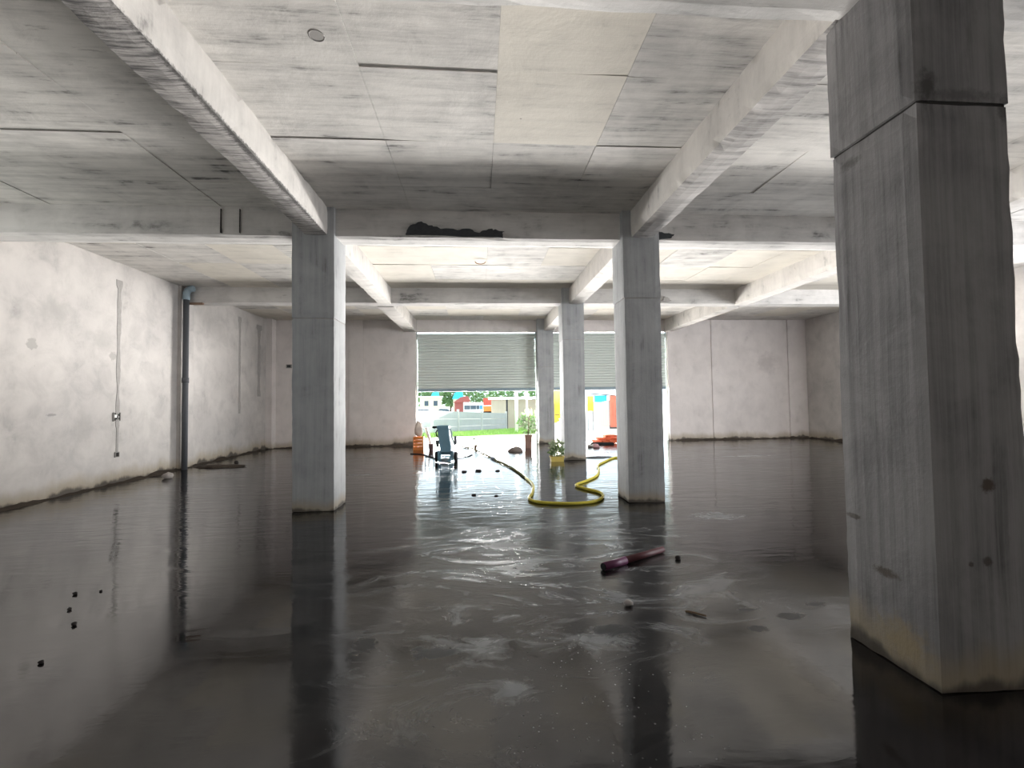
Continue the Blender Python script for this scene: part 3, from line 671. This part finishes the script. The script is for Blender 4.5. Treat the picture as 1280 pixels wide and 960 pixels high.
# leafy plants
def leaves(n, c, r, size, seed, shape='ball'):
    random.seed(seed); mb = MB()
    for _ in range(n):
        while True:
            d = Vector((random.uniform(-1, 1), random.uniform(-1, 1), random.uniform(-1, 1)))
            if 0.1 < d.length < 1: break
        p = Vector(c) + Vector((d.x * r[0], d.y * r[1], d.z * r[2]))
        s = size * random.uniform(0.6, 1.3)
        a = (d + Vector((random.uniform(-.6, .6), random.uniform(-.6, .6), random.uniform(-.2, .9)))).normalized()
        b = a.orthogonal().normalized(); b = Matrix.Rotation(random.uniform(0, 6.28), 3, a) @ b
        w = s * 0.32; k = b.cross(a)
        mb.add([p, p + a * s * 0.45 + b * w, p + a * s + k * s * 0.1, p + a * s * 0.45 - b * w], [(0, 1, 2, 3)])
    return mb
tr = empty('trough_planter', (1.855, 10.96, 0), 0, 'yellow plastic trough with a pale variegated plant beside the slim middle column', 'planter')
tb = MB(); tb.box((0, 0, 0.055), (0.30, 0.2, 0.11), top=1.06); tb.ext((-0.17, -0.115, 0.10), (0.17, -0.095, 0.125)); tb.ext((-0.17, 0.095, 0.10), (0.17, 0.115, 0.125)); tb.ext((-0.17, -0.095, 0.10), (-0.15, 0.095, 0.125)); tb.ext((0.15, -0.095, 0.10), (0.17, 0.095, 0.125))
tb.build('trough', M_yelpot, tr); MB().ext((-0.15, -0.095, 0.105), (0.15, 0.095, 0.114)).build('soil', M_soil, tr)
tag(leaves(150, (0.0, 0, 0.31), (0.15, 0.12, 0.20), 0.09, 3).build('pale_leaves', M_leaf_pale, tr), kind='stuff'); tag(leaves(90, (-0.02, 0, 0.24), (0.15, 0.12, 0.12), 0.09, 4).build('green_leaves', M_leaf, tr), kind='stuff')
sm = MB()
for x in (-0.06, 0.0, 0.07): sm.tube([(x, 0, 0.11), (x * 1.5, 0.02, 0.3), (x * 1.9, 0.0, 0.46)], [.008, .006, .003], 6)
sm.build('stems', M_stem, tr)
pt = empty('tall_planter', (1.50, 14.12, 0), 0, 'tall brown square pot with a slender plant inside the left doorway', 'planter')
pb = MB(); pb.box((0, 0, 0.19), (0.20, 0.20, 0.38), top=1.08); pb.ext((-0.12, -0.12, 0.37), (0.12, -0.095, 0.40)); pb.ext((-0.12, 0.095, 0.37), (0.12, 0.12, 0.40)); pb.ext((-0.12, -0.095, 0.37), (-0.095, 0.095, 0.40)); pb.ext((0.095, -0.095, 0.37), (0.12, 0.095, 0.40)); pb.build('pot', M_brown, pt)
MB().ext((-0.095, -0.095, 0.375), (0.095, 0.095, 0.385)).build('soil', M_soil, pt)
MB().tube([(0, 0, 0.38), (0.02, 0, 0.7), (0.0, 0, 1.05)], [.018, .013, .007], 7).build('stem', M_stem, pt)
tag(leaves(60, (0.05, 0.0, 0.68), (0.22, 0.15, 0.30), 0.11, 8).build('leaves', M_leaf_pale, pt), kind='stuff')

sp = empty('small_potted_plant', (-0.13, 14.45, 0), 0, 'tiny yellow-green plant in a small pot near the start of the hose', 'plant')
MB().lathe([(0.035, 0), (0.05, 0.09), (0.052, 0.09), (0.046, 0.08)], (0, 0, 0), 14).build('pot', M_brown, sp)
MB().tube([(0, 0, 0.08), (0.01, 0, 0.2), (0.02, 0, 0.32)], [.008, .006, .003], 6).build('stem', M_stem, sp)
tag(leaves(26, (0.01, 0, 0.2), (0.09, 0.07, 0.12), 0.07, 18).build('leaves', M_leaf, sp), kind='stuff')
# mat pieces, tray, bricks at the right doorway
mt = MB().blob((3.0, 11.45, 0), (0.33, 0.16, 0.03), 31, 0.4, 3, 2.0, -0.004).build('rubber_mat', M_pvc_grey); tag(mt, 'crumpled dark rubber mat under the end of the yellow hose', 'mat')
ty = empty('metal_tray', (4.0, 14.75, 0), -0.18, 'long shallow dark-edged tray on the floor of the right doorway', 'tray')
MB().ext((-0.36, -0.14, 0), (0.36, 0.14, 0.015)).build('base', M_white, ty)
rm = MB(); rm.ext((-0.36, -0.15, 0), (0.36, -0.14, 0.05)); rm.ext((-0.36, 0.14, 0), (0.36, 0.15, 0.05)); rm.ext((-0.37, -0.15, 0), (-0.36, 0.15, 0.05)); rm.ext((0.36, -0.15, 0), (0.37, 0.15, 0.05)); rm.build('rim', M_black, ty)
random.seed(21)
for i, (x, y) in enumerate([(3.42, 14.0), (3.55, 13.75), (3.62, 14.2)]):
    tag(MB().blob((x, y, 0.035), (0.10, 0.07, 0.05), 60 + i, 0.5, 2, 2.0, -0.035).build('brick_rubble', M_pink if i else M_stone), ('pale broken lump nearest the slim middle column, by the right doorway', 'dull pink broken brick lump in front of the tray', 'dull pink brick lump just left of the tray')[i], 'rubble')
k = 0
brick_me = MB().box((0, 0, 0), (0.20, 0.10, 0.07)).mesh('brick', M_brick)
for lay, (nx, ny) in enumerate(((5, 4), (4, 3), (2, 2))):
    for ix in range(nx):
        for iy in range(ny):
            o = bpy.data.objects.new('loose_brick', brick_me); link(o)
            o.location = (4.45 + (ix - (nx - 1) / 2) * 0.235 + random.uniform(-.01, .01), 15.35 + (iy - (ny - 1) / 2) * 0.17 + random.uniform(-.01, .01), 0.043 + lay * 0.088)
            o.rotation_euler = (random.uniform(-.10, .10), random.uniform(-.06, .06), random.uniform(-0.35, 0.35))
            tag(o, 'loose red brick in the heap on the floor of the right doorway', 'brick', 'loose red bricks in the right doorway heap')

# ------------------------------------------------------------------ outdoors
SL = 0.045
def gz(y): return -SL * max(0.0, min(y, 46) - 16.0)
g = MB(); rows = [16.02, 20, 25, 30, 36, 42, 46, 70, 120, 220]
for y in rows: g.v += [(-120, y, gz(y)), (120, y, gz(y))]
g.f = [(2 * i, 2 * i + 1, 2 * i + 3, 2 * i + 2) for i in range(len(rows) - 1)]; g.sm = [False] * len(g.f)
for x0, x1 in ((-120, XL - 0.3), (XR + 0.3, 120)): g.add([(x0, -40, -0.02), (x1, -40, -0.02), (x1, 16.02, -0.02), (x0, 16.02, -0.02)], [(0, 1, 2, 3)])
tag(g.build('ground_outside', M_ground), kind='structure')
# precast concrete fence
fp = [(-4.3, 22.9), (-2.54, 24.6), (-1.31, 28.3), (0.14, 32.2), (2.20, 37.6)]
fe = empty('precast_fence', (0, 0, 0), 0, 'low grey precast concrete fence across the yard beyond the left doorway', 'fence')
for (x, y) in fp: MB().box((x, y, gz(y) + 0.72), (0.16, 0.16, 1.55)).build('post', M_fence_post, fe)
for (x0, y0), (x1, y1) in zip(fp, fp[1:]):
    L = math.hypot(x1 - x0, y1 - y0); a = math.atan2(y1 - y0, x1 - x0)
    for k in range(3):
        mb = MB(); mb.box((0, 0, 0), (L - 0.1, 0.06, 0.44))
        o = mb.build('panel', M_fence, fe, bevel=0.012); o.location = ((x0 + x1) / 2, (y0 + y1) / 2, (gz(y0) + gz(y1)) / 2 + 0.22 + 0.455 * k)
        o.rotation_euler = (0, -math.atan2(gz(y1) - gz(y0), L), a)
# boarded shed
bs = empty('boarded_shed', (2.3, 37.9, gz(37.9)), math.radians(24), 'beige boarded shed with a white roof edge right of the grey fence', 'shed')
for k in range(8):
    MB().ext((0, 0, k * 0.31), (5.2, 0.05, k * 0.31 + 0.295)).build('board', M_plank, bs)
MB().ext((-0.02, 0.06, 0), (5.2, 3.0, 2.46)).build('core', M_plank, bs); MB().box((2.6, 1.4, 2.6), (5.7, 3.5, 0.22)).build('roof', M_white, bs); MB().ext((-0.06, -0.04, 0), (0.06, 0.06, 2.5)).build('corner_post', M_patch, bs)
for (x, y, h, lab) in ((2.27, 27.9, 4.2, 'white steel post standing before the beige boarded shed'), (3.5, 33.5, 4.6, 'second, thinner white post further right before the boarded shed')):
    p = empty('steel_post', (x, y, gz(y)), 0, lab, 'post'); MB().cyl((0, 0, 0), (0, 0, h), 0.10 if x < 3 else 0.08, n=12).build('shaft', M_white, p); MB().box((0, 0, 0.04), (0.34, 0.34, 0.08)).build('foot_plate', M_white, p)
# grass verge
random.seed(5)
gr = MB()
for _ in range(9000):
    t = random.random(); u = random.random()
    xa = -4.6 + 8.2 * t; yn = 20.9 + 5.2 * t; yf = 20.5 + 17.0 * max(0, t + 0.02) * 0.98
    y = yn + (min(yf, 37) - yn) * u; x = xa + random.uniform(-.3, .3)
    h = random.uniform(0.08, 0.26); w = 0.025; a = random.uniform(0, 6.28); z = gz(y)
    gr.add([(x - w * math.cos(a), y - w * math.sin(a), z), (x + w * math.cos(a), y + w * math.sin(a), z), (x + random.uniform(-.06, .06), y + random.uniform(-.06, .06), z + h)], [(0, 1, 2)])
tag(gr.build('grass', M_grass), 'strip of bright green grass along the foot of the grey fence', 'grass', kind='stuff')
vg = MB(); n = 24; vs = []
for i in range(n + 1):
    t = i / n; xa = -5.2 + 9.2 * t
    yn = 20.6 + 5.4 * t + 0.3 * math.sin(t * 21); yf = 19.0 + 19.0 * t
    vs += [(xa, yn, gz(yn) + 0.006), (xa + 0.25, max(yn + 0.1, yf), gz(max(yn + 0.1, yf)) + 0.006)]
vg.add(vs, [(2 * i, 2 * i + 2, 2 * i + 3, 2 * i + 1) for i in range(n)]); tag(vg.build('turf', plain('turf', (0.19, 0.31, 0.09), 0.9, var=0.4, scale=2)), kind='structure')
# shrub by the fence end
sb = empty('garden_shrub', (2.75, 25.5, gz(25.5)), 0, 'straggly green shrub growing before the white posts', 'shrub')
MB().tube([(0, 0, 0), (0.05, 0, 0.7), (0.15, 0, 1.5)], [.04, .03, .01], 7).build('trunk', M_stem, sb); tag(leaves(260, (0.15, 0, 0.6), (0.75, 0.5, 0.65), 0.2, 14).build('foliage', M_leaf, sb), kind='stuff')
s2 = empty('garden_shrub', (4.15, 21.5, gz(21.5)), 0, 'grey-green shrub seen between the two rear columns', 'shrub')
MB().tube([(0, 0, 0), (0.03, 0, 0.5)], [.03, .015], 7).build('trunk', M_stem, s2); tag(leaves(160, (0.05, 0, 0.5), (0.4, 0.3, 0.45), 0.16, 15).build('foliage', M_leaf_pale, s2), kind='stuff')

# vehicles in the far yard
ZY = gz(60)
def wheel_at(parent, x, y, r=0.38, w=0.24):
    o = MB().cyl((x, y - w / 2, r), (x, y + w / 2, r), r, n=16).build('wheel', M_black, parent)
    MB().cyl((x, y - w / 2 - 0.01, r), (x, y + w / 2 + 0.01, r), r * 0.5, n=10).build('hub', M_steel, o)
def prism_y(outline, y0, y1): return prism(outline, y0, y1)
def car(name, loc, body, label, cat, L=4.3, decal=None):
    r = empty(name, loc, 0, label, cat); h = L / 2
    prism([(-h, 0.35), (h, 0.32), (h, 0.75), (h * 0.92, 0.92), (-h * 0.9, 0.98), (-h, 0.8)], -0.85, 0.85).build('body', body, r, bevel=0.05)
    prism([(-h * 0.78, 0.95), (h * 0.48, 0.92), (h * 0.2, 1.45), (-h * 0.5, 1.48)], -0.76, 0.76).build('cabin', M_glass, r, bevel=0.03)
    prism([(-h * 0.54, 1.44), (h * 0.24, 1.42), (h * 0.16, 1.53), (-h * 0.48, 1.55)], -0.72, 0.72).build('roof', body, r)
    if decal: MB().ext((-h * 0.95, -0.87, 0.45), (-h * 0.2, -0.84, 0.85)).build('side_panel', decal, r)
    for x in (-h * 0.62, h * 0.62):
        for y in (-0.8, 0.8): wheel_at(r, x, y, 0.32, 0.2)
    return r
car('parked_car', (-8.6, 74, ZY), M_white, 'white parked car at the far left of the yard behind the fence', 'car')
car('parked_car', (-5.55, 76, ZY), M_white, 'white and red parked car right of the plain white one', 'car', 3.6, M_red)
bu = empty('minibus', (-0.92, 75, ZY), 0, 'white minibus with dark side windows behind the grey fence', 'bus')
prism([(-1.65, 0.4), (1.55, 0.4), (1.6, 1.2), (1.5, 2.45), (-1.65, 2.5)], -0.9, 0.9).build('body', M_white, bu, bevel=0.06)
for x0, x1, m in ((-1.5, -0.55, M_glass), (-0.5, 0.4, M_glass), (0.45, 0.95, M_glass), (1.0, 1.45, M_blueglass)): MB().ext((x0, -0.93, 1.35), (x1, -0.89, 2.0)).build('window', m, bu)
for x in (-1.0, 1.0):
    for y in (-0.8, 0.8): wheel_at(bu, x, y)
lo = empty('lorry', (2.0, 79, ZY), 0, 'red lorry body with an orange side rail right of the minibus', 'lorry')
MB().ext((-1.3, -1.0, 1.9), (1.25, 1.0, 3.15)).build('box_body', M_red, lo, bevel=0.03); MB().ext((-1.35, -1.05, 0.9), (1.3, 1.05, 1.75)).build('side_rail', M_orange, lo, bevel=0.03)
for k in range(6): MB().ext((-1.2 + k * 0.42, -1.03, 1.95), (-1.12 + k * 0.42, -0.99, 3.1)).build('rib', M_darkred, lo)
MB().ext((-1.6, -0.3, 0.5), (1.5, 0.3, 0.9)).build('chassis', M_black, lo)
for x in (-0.9, 0.9):
    for y in (-0.85, 0.85): wheel_at(lo, x, y, 0.45)
br = empty('red_roofed_shed', (-3.2, 84, ZY), 0, 'brownish red roofed shed between the cars and the minibus', 'shed')
MB().ext((-1.3, 0, 0), (1.3, 3, 2.6)).build('wall', M_darkred, br); prism([(-1.6, 2.4), (1.6, 2.6), (1.1, 3.6), (-0.2, 3.4)], -0.4, 3.4).build('roof', M_darkred, br)
cr = empty('cream_house', (-9.8, 92, ZY), 0, 'cream house at the far left behind the white car', 'house')
MB().ext((-2.0, 0, 0), (2.0, 4, 3.6)).build('wall', M_cream, cr); MB().ext((-2.3, -0.3, 3.5), (2.3, 4.3, 3.75)).build('roof', M_white, cr)
for x in (-1.1, 0.7): MB().ext((x, -0.03, 1.8), (x + 0.8, 0.02, 2.8)).build('window', M_glass, cr)
for x0, x1, y, lab in ((-10.3, -8.9, 99, 'left bright blue roofed shed far off under the left shutter'), (-5.6, -3.6, 99, 'right bright blue roofed shed far off under the left shutter')):
    s = empty('blue_shed', ((x0 + x1) / 2, y, ZY), 0, lab, 'shed'); w = (x1 - x0) / 2
    MB().ext((-w, 0, 0), (w, 3, 3.2)).build('wall', M_cream, s); prism([(-w - 0.2, 3.15), (w + 0.2, 3.15), (w * 0.9, 4.8), (-w * 0.6, 4.5)], -0.3, 3.3).build('roof', M_cyan, s)
def tree(x, y, h, r, label, seed, mat=M_tree):
    t = empty('yard_tree', (x, y, ZY), 0, label, 'tree'); MB().tube([(0, 0, 0), (0.1, 0, h * 0.35), (0.0, 0.1, h * 0.7)], [0.22, 0.16, 0.06], 8).build('trunk', M_stem, t)
    tag(leaves(1100, (0, 0, h * 0.62), (r, r, h * 0.42), 0.9, seed).build('crown', mat, t), kind='stuff')
tree(-12.6, 109, 7.5, 3.6, 'leftmost green tree beyond the far yard', 31)
tree(-7.2, 116, 8.0, 2.6, 'green tree between the two blue roofed sheds', 32)
tree(-1.0, 123, 9.0, 4.6, 'broad green tree behind the minibus', 33)
tree(6.9, 111, 8.0, 4.6, 'green tree rising behind the red lorry and boarded shed', 34)
tree(14.5, 96, 8.0, 4.0, 'green tree seen between the two rear columns', 35)

# right-hand yard
yb = empty('yellow_cabinet', (5.3, 30, gz(30)), 0, 'tall yellow steel cabinet seen between the two rear columns', 'cabinet')
MB().ext((-0.5, 0, 0.55), (0.12, 0.5, 2.75)).build('body', M_yellow, yb, bevel=0.02); MB().ext((0.12, -0.02, 0.5), (0.26, 0.5, 2.8)).build('side_panel', M_orange, yb, bevel=0.02)
MB().ext((-0.45, -0.02, 0.0), (0.2, 0.45, 0.55)).build('plinth', M_white, yb); MB().ext((-0.30, -0.06, 1.05), (0.0, 0.0, 1.09)).build('handle', M_patch, yb)
yw = empty('yellow_board', (7.42, 30, gz(30)), 0, 'yellow board on two legs left of the corrugated fence', 'board')
MB().ext((-0.22, 0, 1.3), (0.18, 0.05, 2.3)).build('panel', M_yellow, yw)
for x in (-0.18, 0.14): MB().ext((x - 0.03, 0.05, 0), (x + 0.03, 0.10, 2.3)).build('leg', M_steel, yw)
cf = empty('corrugated_fence', (0, 0, 0), 0, 'pale corrugated steel fence running away behind the right doorway', 'fence')
A = Vector((14.4, 57.5)); B = Vector((11.5, 39.8)); N = 9
for i in range(N):
    p = A.lerp(B, i / N); q = A.lerp(B, (i + 1) / N); d = (q - p); L = d.length; a = math.atan2(d.y, d.x); m = (p + q) / 2
    mb = MB(); w = 12; pr_ = []
    for j in range(w + 1): pr_.append((-L / 2 + 0.03 + (L - 0.06) * j / w, 0.05 * (j % 2)))
    vs = [(x, y, z) for z in (0, 2.45) for x, y in pr_] + [(x, y + 0.03, z) for z in (0, 2.45) for x, y in pr_]
    c = w + 1; fs = []
    for j in range(w): fs += [(j, j + 1, c + j + 1, c + j), (2 * c + j, 3 * c + j, 3 * c + j + 1, 2 * c + j + 1), (c + j, c + j + 1, 3 * c + j + 1, 3 * c + j)]
    mb.add(vs, fs); o = mb.build('sheet', M_corr, cf); o.location = (m.x, m.y, gz(m.y) + random.uniform(-.03, .03)); o.rotation_euler = (0, 0, a)
rc = empty('rust_red_container', (10.6, 33.8, gz(33.8)), math.radians(-16), 'rust red ribbed steel container at the right end of the corrugated fence', 'container')
MB().ext((-0.75, 0, 0.12), (1.7, 2.4, 2.5)).build('shell', M_rust, rc)
for kx in range(10): MB().ext((-0.72 + kx * 0.24, -0.05, 0.18), (-0.60 + kx * 0.24, 0.0, 2.42)).build('rib', M_rust, rc)
MB().ext((-0.8, -0.06, 0), (1.75, 2.4, 0.12)).build('sill', M_patch, rc)
bl = empty('blue_roofed_canopy', (17.8, 66, ZY), 0, 'blue sheeted lean-to with a dark eave above the corrugated fence', 'canopy')
MB().ext((-0.85, 0, 2.3), (0.95, 0.1, 3.3)).build('sheet', M_cyan, bl)
for x in (-0.8, 0.9): MB().ext((x - 0.06, 0.1, 0), (x + 0.06, 0.22, 3.35)).build('post', M_patch, bl)
MB().box((0.2, -0.1, 3.42), (3.9, 0.3, 0.12), Matrix.Rotation(math.radians(5), 3, 'Y')).build('eave', M_patch, bl)
